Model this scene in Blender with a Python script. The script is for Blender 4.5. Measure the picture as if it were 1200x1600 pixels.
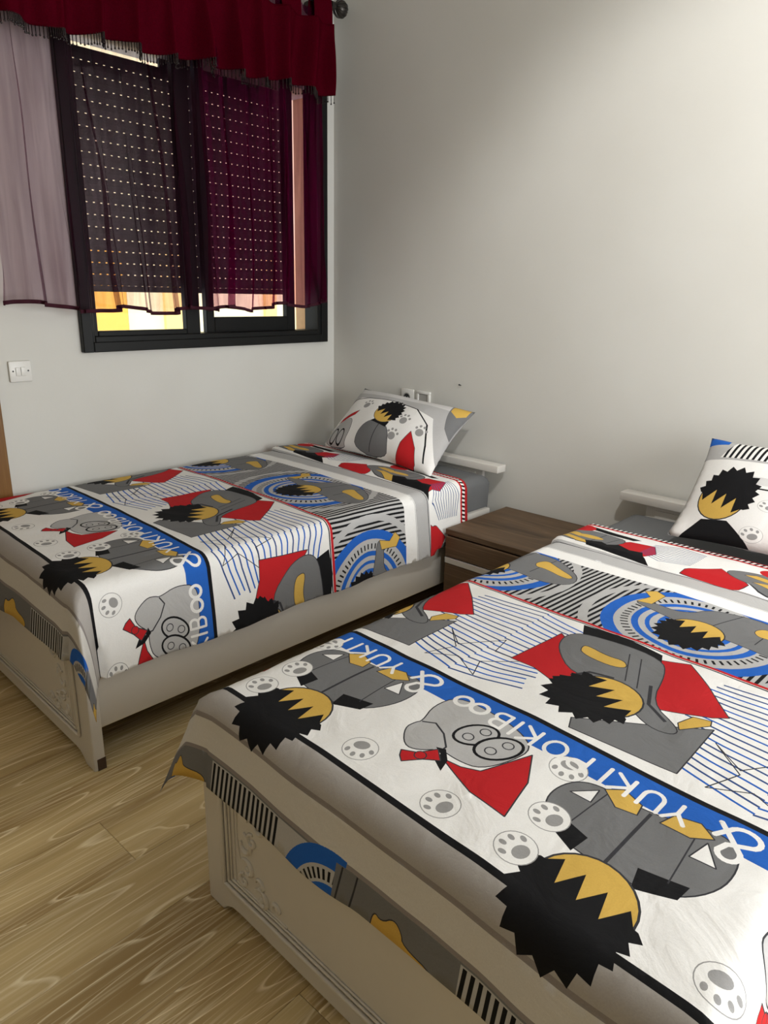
import bpy, bmesh, math, random
from mathutils import Vector, Matrix, noise
from mathutils.geometry import delaunay_2d_cdt
random.seed(7)
for o in list(bpy.data.objects): bpy.data.objects.remove(o)
SC = bpy.context.scene
COL = SC.collection

# ------------------------------------------------------------------ camera
F = 1110.0
CAM = Vector((0, 0, 1.4))
_vy = Vector((1055, -320, F)); _by = (F*F - 1055*80)/320
AY = _vy.normalized(); AZ = -Vector((-80, _by, F)).normalized(); AX = AY.cross(AZ).normalized()
def ray(u, v):
    d = Vector((u-600, v-800, F)); return Vector((AX.dot(d), AY.dot(d), AZ.dot(d)))
def at_z(u, v, z):
    d = ray(u, v); return CAM + d*((z-CAM.z)/d.z)
cd = bpy.data.cameras.new('camera'); cam = bpy.data.objects.new('camera', cd); COL.objects.link(cam)
right = Vector((AX.x, AY.x, AZ.x)); up = -Vector((AX.y, AY.y, AZ.y)); back = -Vector((AX.z, AY.z, AZ.z))
M = Matrix((right, up, back)).transposed().to_4x4(); M.translation = CAM
cam.matrix_world = M
cd.sensor_fit = 'VERTICAL'; cd.sensor_height = 36; cd.lens = F/1600*36; cd.clip_start = 0.02
SC.camera = cam

# ------------------------------------------------------------------ world, sun, large lights, exposure
XW, YB, XR, YF, ZC = -2.985, 2.855, 1.45, -1.7, 2.9      # window wall, bed wall, right wall, wall behind camera, ceiling
w = bpy.data.worlds.new('world'); SC.world = w; w.use_nodes = True
bg = w.node_tree.nodes['Background']; bg.inputs[0].default_value = (.62, .78, 1, 1); bg.inputs[1].default_value = 1.6
sl = bpy.data.lights.new('sun', 'SUN'); sl.energy = 7.0; sl.angle = .01; sl.color = (1, .95, .86)
so = bpy.data.objects.new('sun', sl); COL.objects.link(so)
so.rotation_euler = Vector((-.5, .3, -.8)).to_track_quat('-Z', 'Y').to_euler()
al = bpy.data.lights.new('daylight_through_balcony_window', 'AREA'); al.shape = 'RECTANGLE'
al.size = 1.75; al.size_y = 1.95; al.energy = 70; al.color = (1, .985, .95)
ao = bpy.data.objects.new('daylight_through_balcony_window', al); COL.objects.link(ao)
ao.location = (XR+.02, 1.72, 1.3); ao.rotation_euler = Vector((-1, 0, 0)).to_track_quat('-Z', 'Y').to_euler()
SPOTW = 78          # watts of the ceiling spotlight built below
vs = SC.view_settings; vs.view_transform = 'Standard'; vs.look = 'None'; vs.exposure = 0.25; vs.gamma = 1; vs.use_curve_mapping = False

# ------------------------------------------------------------------ helpers
def tag(o, label=None, cat=None, group=None, kind=None):
    for k, v in (('label', label), ('category', cat), ('group', group), ('kind', kind)):
        if v: o[k] = v
    return o
def empty(name, loc=(0,0,0), rz=0, parent=None):
    o = bpy.data.objects.new(name, None); COL.objects.link(o); o.location = loc; o.rotation_euler = (0,0,rz)
    o.empty_display_size = .05
    if parent: o.parent = parent
    return o
def link(name, me, mat=None, parent=None, loc=None):
    o = bpy.data.objects.new(name, me); COL.objects.link(o)
    if mat and not me.materials: me.materials.append(mat)
    if parent: o.parent = parent
    if loc: o.location = loc
    return o
def smooth(me, ang=None):
    me.polygons.foreach_set('use_smooth', [True]*len(me.polygons))
    if ang: me.set_sharp_from_angle(angle=ang)
    return me
class MB:
    def __init__(s): s.bm = bmesh.new()
    def box(s, x0, x1, y0, y1, z0, z1, bev=0, seg=2):
        r = bmesh.ops.create_cube(s.bm, size=1); vs_ = r['verts']
        bmesh.ops.scale(s.bm, vec=(x1-x0, y1-y0, z1-z0), verts=vs_)
        bmesh.ops.translate(s.bm, vec=((x0+x1)/2, (y0+y1)/2, (z0+z1)/2), verts=vs_)
        if bev:
            es = list({e for v in vs_ for e in v.link_edges})
            bmesh.ops.bevel(s.bm, geom=es, offset=bev, segments=seg, affect='EDGES', profile=.5)
        return s
    def cyl(s, p, q, r, r2=None, n=16):
        p = Vector(p); q = Vector(q); d = q-p
        m = Matrix.Translation((p+q)/2) @ d.to_track_quat('Z', 'Y').to_matrix().to_4x4()
        bmesh.ops.create_cone(s.bm, cap_ends=True, segments=n, radius1=r, radius2=r if r2 is None else r2, depth=d.length, matrix=m)
        return s
    def ball(s, c, r, u=16, v=10, sc=(1,1,1)):
        m = Matrix.Translation(c) @ Matrix.Diagonal((*sc, 1))
        bmesh.ops.create_uvsphere(s.bm, u_segments=u, v_segments=v, radius=r, matrix=m); return s
    def prism(s, pts, axis, a0, a1):
        """extrude the 2D outline pts along axis ('x','y','z') from a0 to a1"""
        def P(p, a):
            return {'x': (a, p[0], p[1]), 'y': (p[0], a, p[1]), 'z': (p[0], p[1], a)}[axis]
        A = [s.bm.verts.new(P(p, a0)) for p in pts]; B = [s.bm.verts.new(P(p, a1)) for p in pts]
        n = len(pts); s.bm.faces.new(A); s.bm.faces.new(B[::-1])
        for i in range(n): s.bm.faces.new((A[i], B[i], B[(i+1) % n], A[(i+1) % n]))
        return s
    def tube(s, pts, r, n=8, closed=False):
        pts = [Vector(p) for p in pts]; N = len(pts); rings = []
        for i, p in enumerate(pts):
            a = pts[(i-1) % N] if closed or i else p; b = pts[(i+1) % N] if closed or i < N-1 else p
            t = (b-a).normalized(); q = t.to_track_quat('Z', 'Y')
            rr = r[i] if isinstance(r, (list, tuple)) else r
            rings.append([s.bm.verts.new(p + q @ Vector((rr*math.cos(2*math.pi*k/n), rr*math.sin(2*math.pi*k/n), 0))) for k in range(n)])
        for i in range(N if closed else N-1):
            A, B = rings[i], rings[(i+1) % N]
            # best rotation alignment
            off = min(range(n), key=lambda o: sum((A[k].co-B[(k+o) % n].co).length for k in range(0, n, 2)))
            for k in range(n):
                s.bm.faces.new((A[k], A[(k+1) % n], B[(k+1+off) % n], B[(k+off) % n]))
        if not closed:
            s.bm.faces.new(rings[0][::-1]); s.bm.faces.new(rings[-1])
        return s
    def mesh(s, name, sm=None):
        bmesh.ops.recalc_face_normals(s.bm, faces=s.bm.faces)
        me = bpy.data.meshes.new(name); s.bm.to_mesh(me); s.bm.free()
        if sm: smooth(me, sm)
        return me
    def build(s, name, mat, parent=None, sm=None, loc=None):
        return link(name, s.mesh(name, sm), mat, parent, loc)

# ------------------------------------------------------------------ materials
def mat(name):
    m = bpy.data.materials.new(name); m.use_nodes = True
    nt = m.node_tree; b = nt.nodes['Principled BSDF']; return m, nt, b
def N(nt, t, **kw):
    n = nt.nodes.new(t)
    for k, v in kw.items(): setattr(n, k, v)
    return n
def simple(name, col, rough=.5, metal=0, bump=0, scale=200, var=0, spec=.5):
    m, nt, b = mat(name)
    b.inputs['Roughness'].default_value = rough; b.inputs['Metallic'].default_value = metal
    b.inputs['Specular IOR Level'].default_value = spec
    tc = N(nt, 'ShaderNodeTexCoord'); ns = N(nt, 'ShaderNodeTexNoise'); ns.inputs['Scale'].default_value = scale
    ns.inputs['Detail'].default_value = 4
    nt.links.new(tc.outputs['Object'], ns.inputs['Vector'])
    mx = N(nt, 'ShaderNodeMix', data_type='RGBA')
    mx.inputs[6].default_value = (*[c*(1-var) for c in col], 1); mx.inputs[7].default_value = (*[min(1, c*(1+var)) for c in col], 1)
    nt.links.new(ns.outputs['Fac'], mx.inputs[0]); nt.links.new(mx.outputs[2], b.inputs['Base Color'])
    if bump:
        bp = N(nt, 'ShaderNodeBump'); bp.inputs['Strength'].default_value = bump; bp.inputs['Distance'].default_value = .002
        nt.links.new(ns.outputs['Fac'], bp.inputs['Height']); nt.links.new(bp.outputs[0], b.inputs['Normal'])
    return m
def wall_material():
    m, nt, b = mat('painted_plaster'); b.inputs['Roughness'].default_value = .62; b.inputs['Specular IOR Level'].default_value = .3
    tc = N(nt, 'ShaderNodeTexCoord')
    n1 = N(nt, 'ShaderNodeTexNoise'); n1.inputs['Scale'].default_value = 1.6; n1.inputs['Detail'].default_value = 5
    n2 = N(nt, 'ShaderNodeTexNoise'); n2.inputs['Scale'].default_value = 90; n2.inputs['Detail'].default_value = 6
    for n in (n1, n2): nt.links.new(tc.outputs['Object'], n.inputs['Vector'])
    r = N(nt, 'ShaderNodeValToRGB'); r.color_ramp.elements[0].position = .3; r.color_ramp.elements[1].position = .75
    r.color_ramp.elements[0].color = (.60, .59, .545, 1); r.color_ramp.elements[1].color = (.645, .64, .60, 1)
    nt.links.new(n1.outputs['Fac'], r.inputs[0])
    # sparse scuff marks with a shape of their own
    n3 = N(nt, 'ShaderNodeTexNoise'); n3.inputs['Scale'].default_value = 13; n3.inputs['Detail'].default_value = 8; n3.inputs['Roughness'].default_value = .7
    nt.links.new(tc.outputs['Object'], n3.inputs['Vector'])
    r3 = N(nt, 'ShaderNodeValToRGB'); r3.color_ramp.elements[0].position = .735; r3.color_ramp.elements[1].position = .78
    nt.links.new(n3.outputs['Fac'], r3.inputs[0])
    mx = N(nt, 'ShaderNodeMix', data_type='RGBA'); mx.inputs[7].default_value = (.45, .43, .38, 1)
    sc = N(nt, 'ShaderNodeMath', operation='MULTIPLY'); sc.inputs[1].default_value = .45
    nt.links.new(r3.outputs[0], sc.inputs[0]); nt.links.new(sc.outputs[0], mx.inputs[0]); nt.links.new(r.outputs[0], mx.inputs[6])
    nt.links.new(mx.outputs[2], b.inputs['Base Color'])
    bp = N(nt, 'ShaderNodeBump'); bp.inputs['Strength'].default_value = .12; bp.inputs['Distance'].default_value = .002
    nt.links.new(n2.outputs['Fac'], bp.inputs['Height']); nt.links.new(bp.outputs[0], b.inputs['Normal'])
    return m
def wood_material(name, dark, mid, light, along=1, rings=13., lines=.5, rough=.42, fine=1.0, vary=.25):
    """wood grain along local axis `along`; contour lines of stretched noise make the cathedral figure"""
    m, nt, b = mat(name); b.inputs['Roughness'].default_value = rough; b.inputs['Specular IOR Level'].default_value = .28
    tc = N(nt, 'ShaderNodeTexCoord'); oi = N(nt, 'ShaderNodeObjectInfo')
    off = N(nt, 'ShaderNodeVectorMath', operation='SCALE'); off.inputs[0].default_value = (31.7, 57.3, 17.1)
    nt.links.new(oi.outputs['Random'], off.inputs['Scale'])
    add = N(nt, 'ShaderNodeVectorMath', operation='ADD'); nt.links.new(tc.outputs['Object'], add.inputs[0]); nt.links.new(off.outputs[0], add.inputs[1])
    def mp(sx, sy):
        q = N(nt, 'ShaderNodeMapping'); s = [sx, sx, sx]; s[along] = sy
        q.inputs['Scale'].default_value = s; nt.links.new(add.outputs[0], q.inputs['Vector']); return q
    a = mp(5.5, .75); n1 = N(nt, 'ShaderNodeTexNoise'); n1.inputs['Scale'].default_value = 1; n1.inputs['Detail'].default_value = 1.5; n1.inputs['Roughness'].default_value = .35
    nt.links.new(a.outputs[0], n1.inputs['Vector'])
    k = N(nt, 'ShaderNodeMath', operation='MULTIPLY'); k.inputs[1].default_value = rings; nt.links.new(n1.outputs['Fac'], k.inputs[0])
    fr = N(nt, 'ShaderNodeMath', operation='FRACT'); nt.links.new(k.outputs[0], fr.inputs[0])
    rl = N(nt, 'ShaderNodeValToRGB'); e = rl.color_ramp.elements; e[0].position = 0; e[0].color = (0,0,0,1); e[1].position = .86; e[1].color = (.10,.10,.10,1)
    x = e.new(.955); x.color = (1,1,1,1); x = e.new(1.0); x.color = (.0,.0,.0,1)
    nt.links.new(fr.outputs[0], rl.inputs[0])
    c = mp(150*fine, 5); n2 = N(nt, 'ShaderNodeTexNoise'); n2.inputs['Scale'].default_value = 1; n2.inputs['Detail'].default_value = 3; nt.links.new(c.outputs[0], n2.inputs['Vector'])
    d = mp(9, 1.2); n3 = N(nt, 'ShaderNodeTexNoise'); n3.inputs['Scale'].default_value = 1; n3.inputs['Detail'].default_value = 3; nt.links.new(d.outputs[0], n3.inputs['Vector'])
    base = N(nt, 'ShaderNodeValToRGB'); e = base.color_ramp.elements
    e[0].position = .36; e[0].color = (*dark, 1); e[1].position = .64; e[1].color = (*mid, 1); nt.links.new(n3.outputs['Fac'], base.inputs[0])
    st = N(nt, 'ShaderNodeValToRGB'); st.color_ramp.elements[0].position = .5; st.color_ramp.elements[1].position = .72; nt.links.new(n2.outputs['Fac'], st.inputs[0])
    sm = N(nt, 'ShaderNodeMath', operation='MULTIPLY'); sm.inputs[1].default_value = .5; nt.links.new(st.outputs[0], sm.inputs[0])
    ln = N(nt, 'ShaderNodeMath', operation='MULTIPLY_ADD'); ln.inputs[1].default_value = lines; nt.links.new(rl.outputs[0], ln.inputs[0]); nt.links.new(sm.outputs[0], ln.inputs[2])
    cl = N(nt, 'ShaderNodeClamp'); nt.links.new(ln.outputs[0], cl.inputs[0])
    mx = N(nt, 'ShaderNodeMix', data_type='RGBA'); mx.inputs[7].default_value = (*light, 1)
    nt.links.new(cl.outputs[0], mx.inputs[0]); nt.links.new(base.outputs[0], mx.inputs[6])
    hv = N(nt, 'ShaderNodeHueSaturation'); mr = N(nt, 'ShaderNodeMapRange'); mr.inputs[3].default_value = 1-vary; mr.inputs[4].default_value = 1+vary
    nt.links.new(oi.outputs['Random'], mr.inputs[0]); nt.links.new(mr.outputs[0], hv.inputs['Value']); nt.links.new(mx.outputs[2], hv.inputs['Color'])
    nt.links.new(hv.outputs[0], b.inputs['Base Color'])
    bp = N(nt, 'ShaderNodeBump'); bp.inputs['Strength'].default_value = .15; bp.inputs['Distance'].default_value = .001
    nt.links.new(n2.outputs['Fac'], bp.inputs['Height']); nt.links.new(bp.outputs[0], b.inputs['Normal'])
    return m
def print_material():
    """printed cotton: colours come from the mesh's print, weave and creases from noise"""
    m, nt, b = mat('printed_cotton'); b.inputs['Roughness'].default_value = .85; b.inputs['Specular IOR Level'].default_value = .12
    at = N(nt, 'ShaderNodeAttribute', attribute_name='print')
    tc = N(nt, 'ShaderNodeTexCoord')
    n1 = N(nt, 'ShaderNodeTexNoise'); n1.inputs['Scale'].default_value = 420; n1.inputs['Detail'].default_value = 2
    n2 = N(nt, 'ShaderNodeTexNoise'); n2.inputs['Scale'].default_value = 9; n2.inputs['Detail'].default_value = 5; n2.inputs['Distortion'].default_value = 1.2
    for n in (n1, n2): nt.links.new(tc.outputs['Object'], n.inputs['Vector'])
    mr = N(nt, 'ShaderNodeMapRange'); mr.inputs[3].default_value = .9; mr.inputs[4].default_value = 1.08; nt.links.new(n1.outputs['Fac'], mr.inputs[0])
    vm = N(nt, 'ShaderNodeVectorMath', operation='SCALE'); nt.links.new(at.outputs['Color'], vm.inputs[0]); nt.links.new(mr.outputs[0], vm.inputs['Scale'])
    nt.links.new(vm.outputs[0], b.inputs['Base Color'])
    bp = N(nt, 'ShaderNodeBump'); bp.inputs['Strength'].default_value = .35; bp.inputs['Distance'].default_value = .012
    bp2 = N(nt, 'ShaderNodeBump'); bp2.inputs['Strength'].default_value = .15; bp2.inputs['Distance'].default_value = .0008
    nt.links.new(n2.outputs['Fac'], bp.inputs['Height']); nt.links.new(n1.outputs['Fac'], bp2.inputs['Height'])
    nt.links.new(bp.outputs[0], bp2.inputs['Normal']); nt.links.new(bp2.outputs[0], b.inputs['Normal'])
    return m
def sheer_material(name, tint, thread, cover):
    m, nt, b = mat(name); out = nt.nodes['Material Output']
    tr = N(nt, 'ShaderNodeBsdfTransparent'); tr.inputs[0].default_value = (*tint, 1)
    df = N(nt, 'ShaderNodeBsdfDiffuse'); df.inputs[0].default_value = (*thread, 1)
    tl = N(nt, 'ShaderNodeBsdfTranslucent'); tl.inputs[0].default_value = (*[min(1, c*1.6) for c in thread], 1)
    m1 = N(nt, 'ShaderNodeMixShader'); m1.inputs[0].default_value = .35
    nt.links.new(df.outputs[0], m1.inputs[1]); nt.links.new(tl.outputs[0], m1.inputs[2])
    tc = N(nt, 'ShaderNodeTexCoord'); mp = N(nt, 'ShaderNodeMapping'); mp.inputs['Scale'].default_value = (1, 34, 2.0)
    ns = N(nt, 'ShaderNodeTexNoise'); ns.inputs['Scale'].default_value = 1; ns.inputs['Detail'].default_value = 6; ns.inputs['Distortion'].default_value = .6
    nt.links.new(tc.outputs['Object'], mp.inputs[0]); nt.links.new(mp.outputs[0], ns.inputs['Vector'])
    mr = N(nt, 'ShaderNodeMapRange'); mr.inputs[1].default_value = .3; mr.inputs[2].default_value = .75; mr.inputs[3].default_value = cover*.35; mr.inputs[4].default_value = min(1, cover*2.3)
    nt.links.new(ns.outputs['Fac'], mr.inputs[0])
    m2 = N(nt, 'ShaderNodeMixShader'); nt.links.new(mr.outputs[0], m2.inputs[0])
    nt.links.new(tr.outputs[0], m2.inputs[1]); nt.links.new(m1.outputs[0], m2.inputs[2]); nt.links.new(m2.outputs[0], out.inputs[0])
    return m
def glass_material():
    m, nt, b = mat('window_glass'); out = nt.nodes['Material Output']
    tr = N(nt, 'ShaderNodeBsdfTransparent'); tr.inputs[0].default_value = (.94, .95, .94, 1)
    gl = N(nt, 'ShaderNodeBsdfGlossy'); gl.inputs['Roughness'].default_value = .02
    mx = N(nt, 'ShaderNodeMixShader'); mx.inputs[0].default_value = .05
    nt.links.new(tr.outputs[0], mx.inputs[1]); nt.links.new(gl.outputs[0], mx.inputs[2]); nt.links.new(mx.outputs[0], out.inputs[0])
    return m
MT = dict(
    wall=wall_material(),
    ceil=simple('ceiling_paint', (.82, .81, .78), .7, bump=.1, scale=60, var=.02),
    floor=wood_material('laminate_oak', (.36, .24, .095), (.64, .485, .235), (.92, .80, .54), along=1, rings=20, lines=.75, rough=.45, vary=.10),
    wenge=wood_material('brown_wood_veneer', (.060, .036, .019), (.115, .070, .038), (.18, .118, .068), along=0, rings=8, lines=.35, rough=.5, vary=.03),
    door=wood_material('orange_brown_door_wood', (.16, .075, .018), (.22, .105, .028), (.28, .15, .05), along=2, rings=6, lines=.3, rough=.35, vary=.03),
    lacquer=simple('white_lacquer', (.60, .575, .53), .32, bump=.02, scale=30, var=.02),
    chip=simple('exposed_chipboard', (.06, .035, .02), .9, bump=.4, scale=300, var=.4),
    alu=simple('brushed_aluminium', (.62, .60, .56), .38, metal=.6, scale=120, var=.05),
    black=simple('black_aluminium', (.0045, .005, .005), .45, scale=90, var=.2, spec=.25),
    shutter=simple('grey_shutter_plastic', (.022, .024, .028), .55, scale=40, var=.08),
    sheet=simple('grey_cotton_sheet', (.135, .138, .14), .85, bump=.2, scale=350, var=.06, spec=.2),
    velvet=simple('dark_red_velvet', (.060, .0012, .006), .85, bump=.3, scale=160, var=.35, spec=.0),
    bead=simple('dark_glass_bead', (.008, .003, .004), .25, scale=50, var=.4, spec=.6),
    rod=simple('dark_bronze_metal', (.055, .05, .045), .35, metal=.7, bump=.5, scale=140, var=.3),
    plastic=simple('white_switch_plastic', (.72, .71, .67), .35, scale=60, var=.02),
    plasticd=simple('grey_socket_well', (.42, .41, .38), .5, scale=60, var=.05),
    pin=simple('dark_socket_pin', (.02, .02, .02), .5, scale=60, var=.1),
    print=print_material(), glass=glass_material(),
    sheerL=sheer_material('plum_organza', (.83, .74, .785), (.045, .012, .024), .18),
    sheerR=sheer_material('magenta_organza', (.72, .48, .60), (.12, .004, .040), .24),
    hem=simple('dark_plum_hem', (.045, .008, .016), .8, bump=.2, scale=200, var=.2, spec=.2),
    orange=simple('orange_facade_paint', (.86, .42, .06), .85, bump=.2, scale=25, var=.05),
    cream=simple('cream_facade_paint', (.86, .72, .42), .85, bump=.2, scale=25, var=.05),
    apricot=simple('apricot_facade_paint', (.87, .56, .20), .85, bump=.2, scale=25, var=.05),
    tan=simple('tan_outer_plaster', (.62, .36, .17), .85, bump=.3, scale=40, var=.1),
    pipe=simple('brown_pipe_paint', (.22, .09, .05), .5, scale=30, var=.1),
    beige=simple('warm_beige_paint', (.50, .42, .30), .7, bump=.1, scale=60, var=.03),
)

# ------------------------------------------------------------------ room shell
WT = .28
OY0, OY1, OZ0, OZ1 = 1.43, 2.75, 1.165, 2.37          # window opening in wall_left
m = MB()
m.box(XW-WT, XW, YF-.2, OY0, 0, ZC).box(XW-.07, XW, OY1, YB+.2, 0, ZC).box(XW-WT, XW-.07, OY1+.075, YB+.2, 0, ZC).box(XW-WT, XW-.07, OY0, OY1+.075, 0, OZ0).box(XW-.07, XW, OY0, OY1, 0, OZ0).box(XW-WT, XW-.07, OY0, OY1+.075, OZ1, ZC).box(XW-.07, XW, OY0, OY1, 2.44, ZC)
tag(m.build('wall_left', MT['wall']), 'off-white plastered wall holding the black window', None, kind='structure')
tag(MB().box(XW, XR+.2, YB, YB+.2, 0, ZC).build('wall_back', MT['wall']), 'off-white plastered wall behind the bed heads', kind='structure')
RY0, RY1, RZ1 = .78, 2.66, 2.34
m = MB().box(XR, XR+.2, YF-.2, RY0, 0, ZC).box(XR, XR+.2, RY1, YB, 0, ZC).box(XR, XR+.2, RY0, RY1, RZ1, ZC).box(XR, XR+.2, RY0, RY1, 0, .25)
tag(m.build('wall_right', MT['wall']), 'off-white wall with the tall balcony window', kind='structure')
tag(MB().box(XW, XR, YF-.2, YF, 0, ZC).build('wall_front', MT['beige']), 'beige painted wall across from the bed heads', kind='structure')
tag(MB().box(XW-WT, XR+.2, YF-.2, YB+.2, ZC, ZC+.15).build('ceiling', MT['ceil']), 'plain white ceiling over the two beds', kind='structure')
floor = tag(MB().box(XW, XR, YF, YB, -.1, -.009).build('floor', MT['pin']), 'light oak laminate floor', kind='structure')
# planks: one mesh, each plank an object
pw, pl = .193, 1.285
pm = MB().box(0, pw-.0006, 0, 1, -.009, 0).mesh('plank')
bmx = bmesh.new(); bmx.from_mesh(pm)
bmesh.ops.bevel(bmx, geom=[e for e in bmx.edges if all(v.co.z > -.001 for v in e.verts)], offset=.0012, segments=1, affect='EDGES'); bmx.to_mesh(pm); bmx.free()
x = XW; i = 0
pm.materials.append(MT['floor'])
while x < XR-.05:
    y = YF - (.37*pl*(i*1.7 % 2.3)) % pl
    while y < YB-.02:
        y0 = max(y, YF); y1 = min(y+pl-.0008, YB)
        if y1-y0 > .03:
            o = link('plank', pm, None, floor, (x, y0, 0)); o.scale = (min(1, (XR-x)/pw), y1-y0, 1)
        y += pl
    x += pw; i += 1
# unseen slab added above the right-hand window (outdoors, shades it from the sun)
tag(MB().box(XR+.2, XR+2.4, -.5, 4.0, 2.55, 2.7).build('added_sun_block', MT['ceil']), 'unseen slab added over the tall window to block the sun', kind='structure')
w2 = tag(empty('window_2', (XR, RY0, .25)), 'tall balcony window in the right wall', kind='structure')
m = MB()
hh, ww = RZ1-.25, RY1-RY0
m.box(.06, .11, 0, .05, 0, hh).box(.06, .11, ww-.05, ww, 0, hh).box(.06, .11, 0, ww, 0, .05).box(.06, .11, 0, ww, hh-.05, hh).box(.06, .11, ww/2-.03, ww/2+.03, 0, hh)
m.build('window_frame', MT['black'], w2)
# brown door casing on the window wall, left of the light switch
d1 = tag(empty('door_1', (XW, 1.045, 0)), 'orange-brown wooden door beside the light switch', kind='structure')
MB().box(0, .018, -.09, 0, 0, 2.12, .004).build('door_casing', MT['door'], d1)
MB().box(0, .010, -.95, -.09, 0, 2.05).build('door_leaf', MT['door'], d1)

# ------------------------------------------------------------------ window in wall_left
w1 = tag(empty('window_1', (XW, 1.394, 1.131)), 'black aluminium sliding window half hidden by sheer curtains', kind='structure')
FW, FH = 2.783-1.394, 1.33
def ring(m, x0, x1, y0, y1, z0, z1, tl, tr, tb, tt, bev=.003):
    m.box(x0, x1, y0, y0+tl, z0, z1, bev, 1).box(x0, x1, y1-tr, y1, z0, z1, bev, 1)
    m.box(x0, x1, y0+tl, y1-tr, z0, z0+tb, bev, 1).box(x0, x1, y0+tl, y1-tr, z1-tt, z1, bev, 1)
m = MB(); ring(m, -.085, .022, 0.037, FW-.034, .035, FH-.03, .02, .035, .03, .04)
ring(m, -.0, .03, 0, FW, 0, FH, .045, .045, .042, .045)
m.build('window_frame', MT['black'], w1)
def sash(x, y0, y1, z0, z1, l, r, b, t):
    m = MB(); ring(m, x-.018, x+.018, y0, y1, z0, z1, l, r, b, t); s = m.build('sash', MT['black'], w1)
    MB().box(x-.003, x+.003, y0+l-.004, y1-r+.004, z0+b-.004, z1-t+.004).build('pane', MT['glass'], s)
sash(-.018, .055, .59, .055, FH-.04, .028, .075, .030, .03)
sash(-.060, .655, 1.215, .060, FH-.04, .045, .058, .075, .03)
for a, b_ in ((OY0, OY0+.006), (OY1+.069, OY1+.0745)):
    o = MB().box(XW-WT, XW-.09, a, b_, OZ0, OZ1).build('reveal', MT['tan'], w1); o.location = -w1.location
# roller shutter: every slat an object
sh = tag(empty('roller_shutter', (XW-.205, 1.452, 1.375)), 'grey slatted roller shutter lowered almost to the sill outside the black window', 'shutter')
SW, SP = 1.235, .0493
m = MB()
prof = [(-.004, .0055), (-.0065, .015), (-.007, .026), (-.0055, .038), (-.003, SP+.001), (.003, SP+.001), (.0045, .038), (.0055, .026), (.0045, .015), (.003, .0055)]
m.prism([(p[0], p[1]) for p in prof], 'y', 0, SW)
ys = 0.0
while ys < SW-.02:
    m.box(-.004, .003, ys, min(SW, ys+.0215), -.001, .0058); ys += .0335
slat = m.mesh('slat'); slat.materials.append(MT['shutter'])
for k in range(20):
    if k == 19: continue
    o = link('slat', slat, None, sh, (0, 0, .022+k*SP))
MB().box(-.009, .009, 0, SW, 0, .026, .003).build('bottom_rail', MT['shutter'], sh)
MB().box(-.006, .006, .52, SW, .955, 1.0).build('top_filler', MT['shutter'], sh)
for yy in (-.022, SW+.002):
    MB().box(-.014, .014, yy, yy+.02, -.2, .99, .002, 1).build('guide_rail', MT['shutter'], sh)

# ------------------------------------------------------------------ outdoors, seen under the shutter
fac = tag(empty('apartment_building', (-6.2, 0, -4)), 'sunlit orange and cream apartment building across the street', 'building')
MB().box(-.6, 0, 0.5, 9.5, 0, 11).build('wall', MT['cream'], fac)
for (a, b_, k) in ((2.2, 2.60, 'apricot'), (2.98, 3.34, 'orange'), (3.72, 4.02, 'apricot'), (4.9, 5.05, 'apricot'), (5.35, 5.6, 'apricot'), (6.6, 7.4, 'orange')):
    MB().box(0, .05, a, b_, 0, 5.72, .006, 1).build('pilaster', MT[k], fac)
MB().cyl((.10, 2.94, 0), (.10, 2.94, 6.5), .035).cyl((.10, 2.86, 0), (.10, 2.86, 6.5), .02).build('drain_pipe', MT['pipe'], fac, .8)

# ------------------------------------------------------------------ ceiling spotlight aimed at the bed wall (its lamp is inside the can)
SPOT = Vector((-.3, 1.2, ZC-.13)); SAX = Vector((-.23, .74, -.64)).normalized()
spt = tag(empty('ceiling_spotlight', (SPOT.x, SPOT.y, ZC)), 'white ceiling spotlight aimed at the bare wall above the bed heads', 'spotlight')
MB().cyl((0, 0, -.02), (0, 0, 0), .05, None, 24).build('base', MT['plastic'], spt, .8)
MB().cyl((0, 0, -.09), (0, 0, -.02), .008).build('arm', MT['plastic'], spt, .8)
cz = SPOT-Vector((SPOT.x, SPOT.y, ZC)); qz = SAX.to_track_quat('Z', 'Y')
pr = [(.030, -.07), (.052, -.05), (.062, .05), (.058, .05), (.048, -.045), (.028, -.062)]
mm = bmesh.new(); rr_ = []
for (r_, z_) in pr: rr_.append([mm.verts.new(cz+qz @ Vector((r_*math.cos(a*math.tau/28), r_*math.sin(a*math.tau/28), z_))) for a in range(28)])
for a in range(len(pr)-1):
    for k in range(28): mm.faces.new((rr_[a][k], rr_[a][(k+1) % 28], rr_[a+1][(k+1) % 28], rr_[a+1][k]))
mm.faces.new(rr_[0]); mm.faces.new(rr_[-1]); me = bpy.data.meshes.new('can'); mm.to_mesh(me); mm.free(); smooth(me, .6)
link('can', me, MT['plastic'], spt)
ld = bpy.data.lights.new('spotlight_bulb', 'SPOT'); ld.energy = SPOTW; ld.spot_size = math.radians(81); ld.spot_blend = .6; ld.shadow_soft_size = .05; ld.color = (1, .985, .965)
lo = bpy.data.objects.new('spotlight_bulb', ld); COL.objects.link(lo); lo.location = SPOT+SAX*.06; lo.rotation_euler = SAX.to_track_quat('-Z', 'Y').to_euler()

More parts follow.
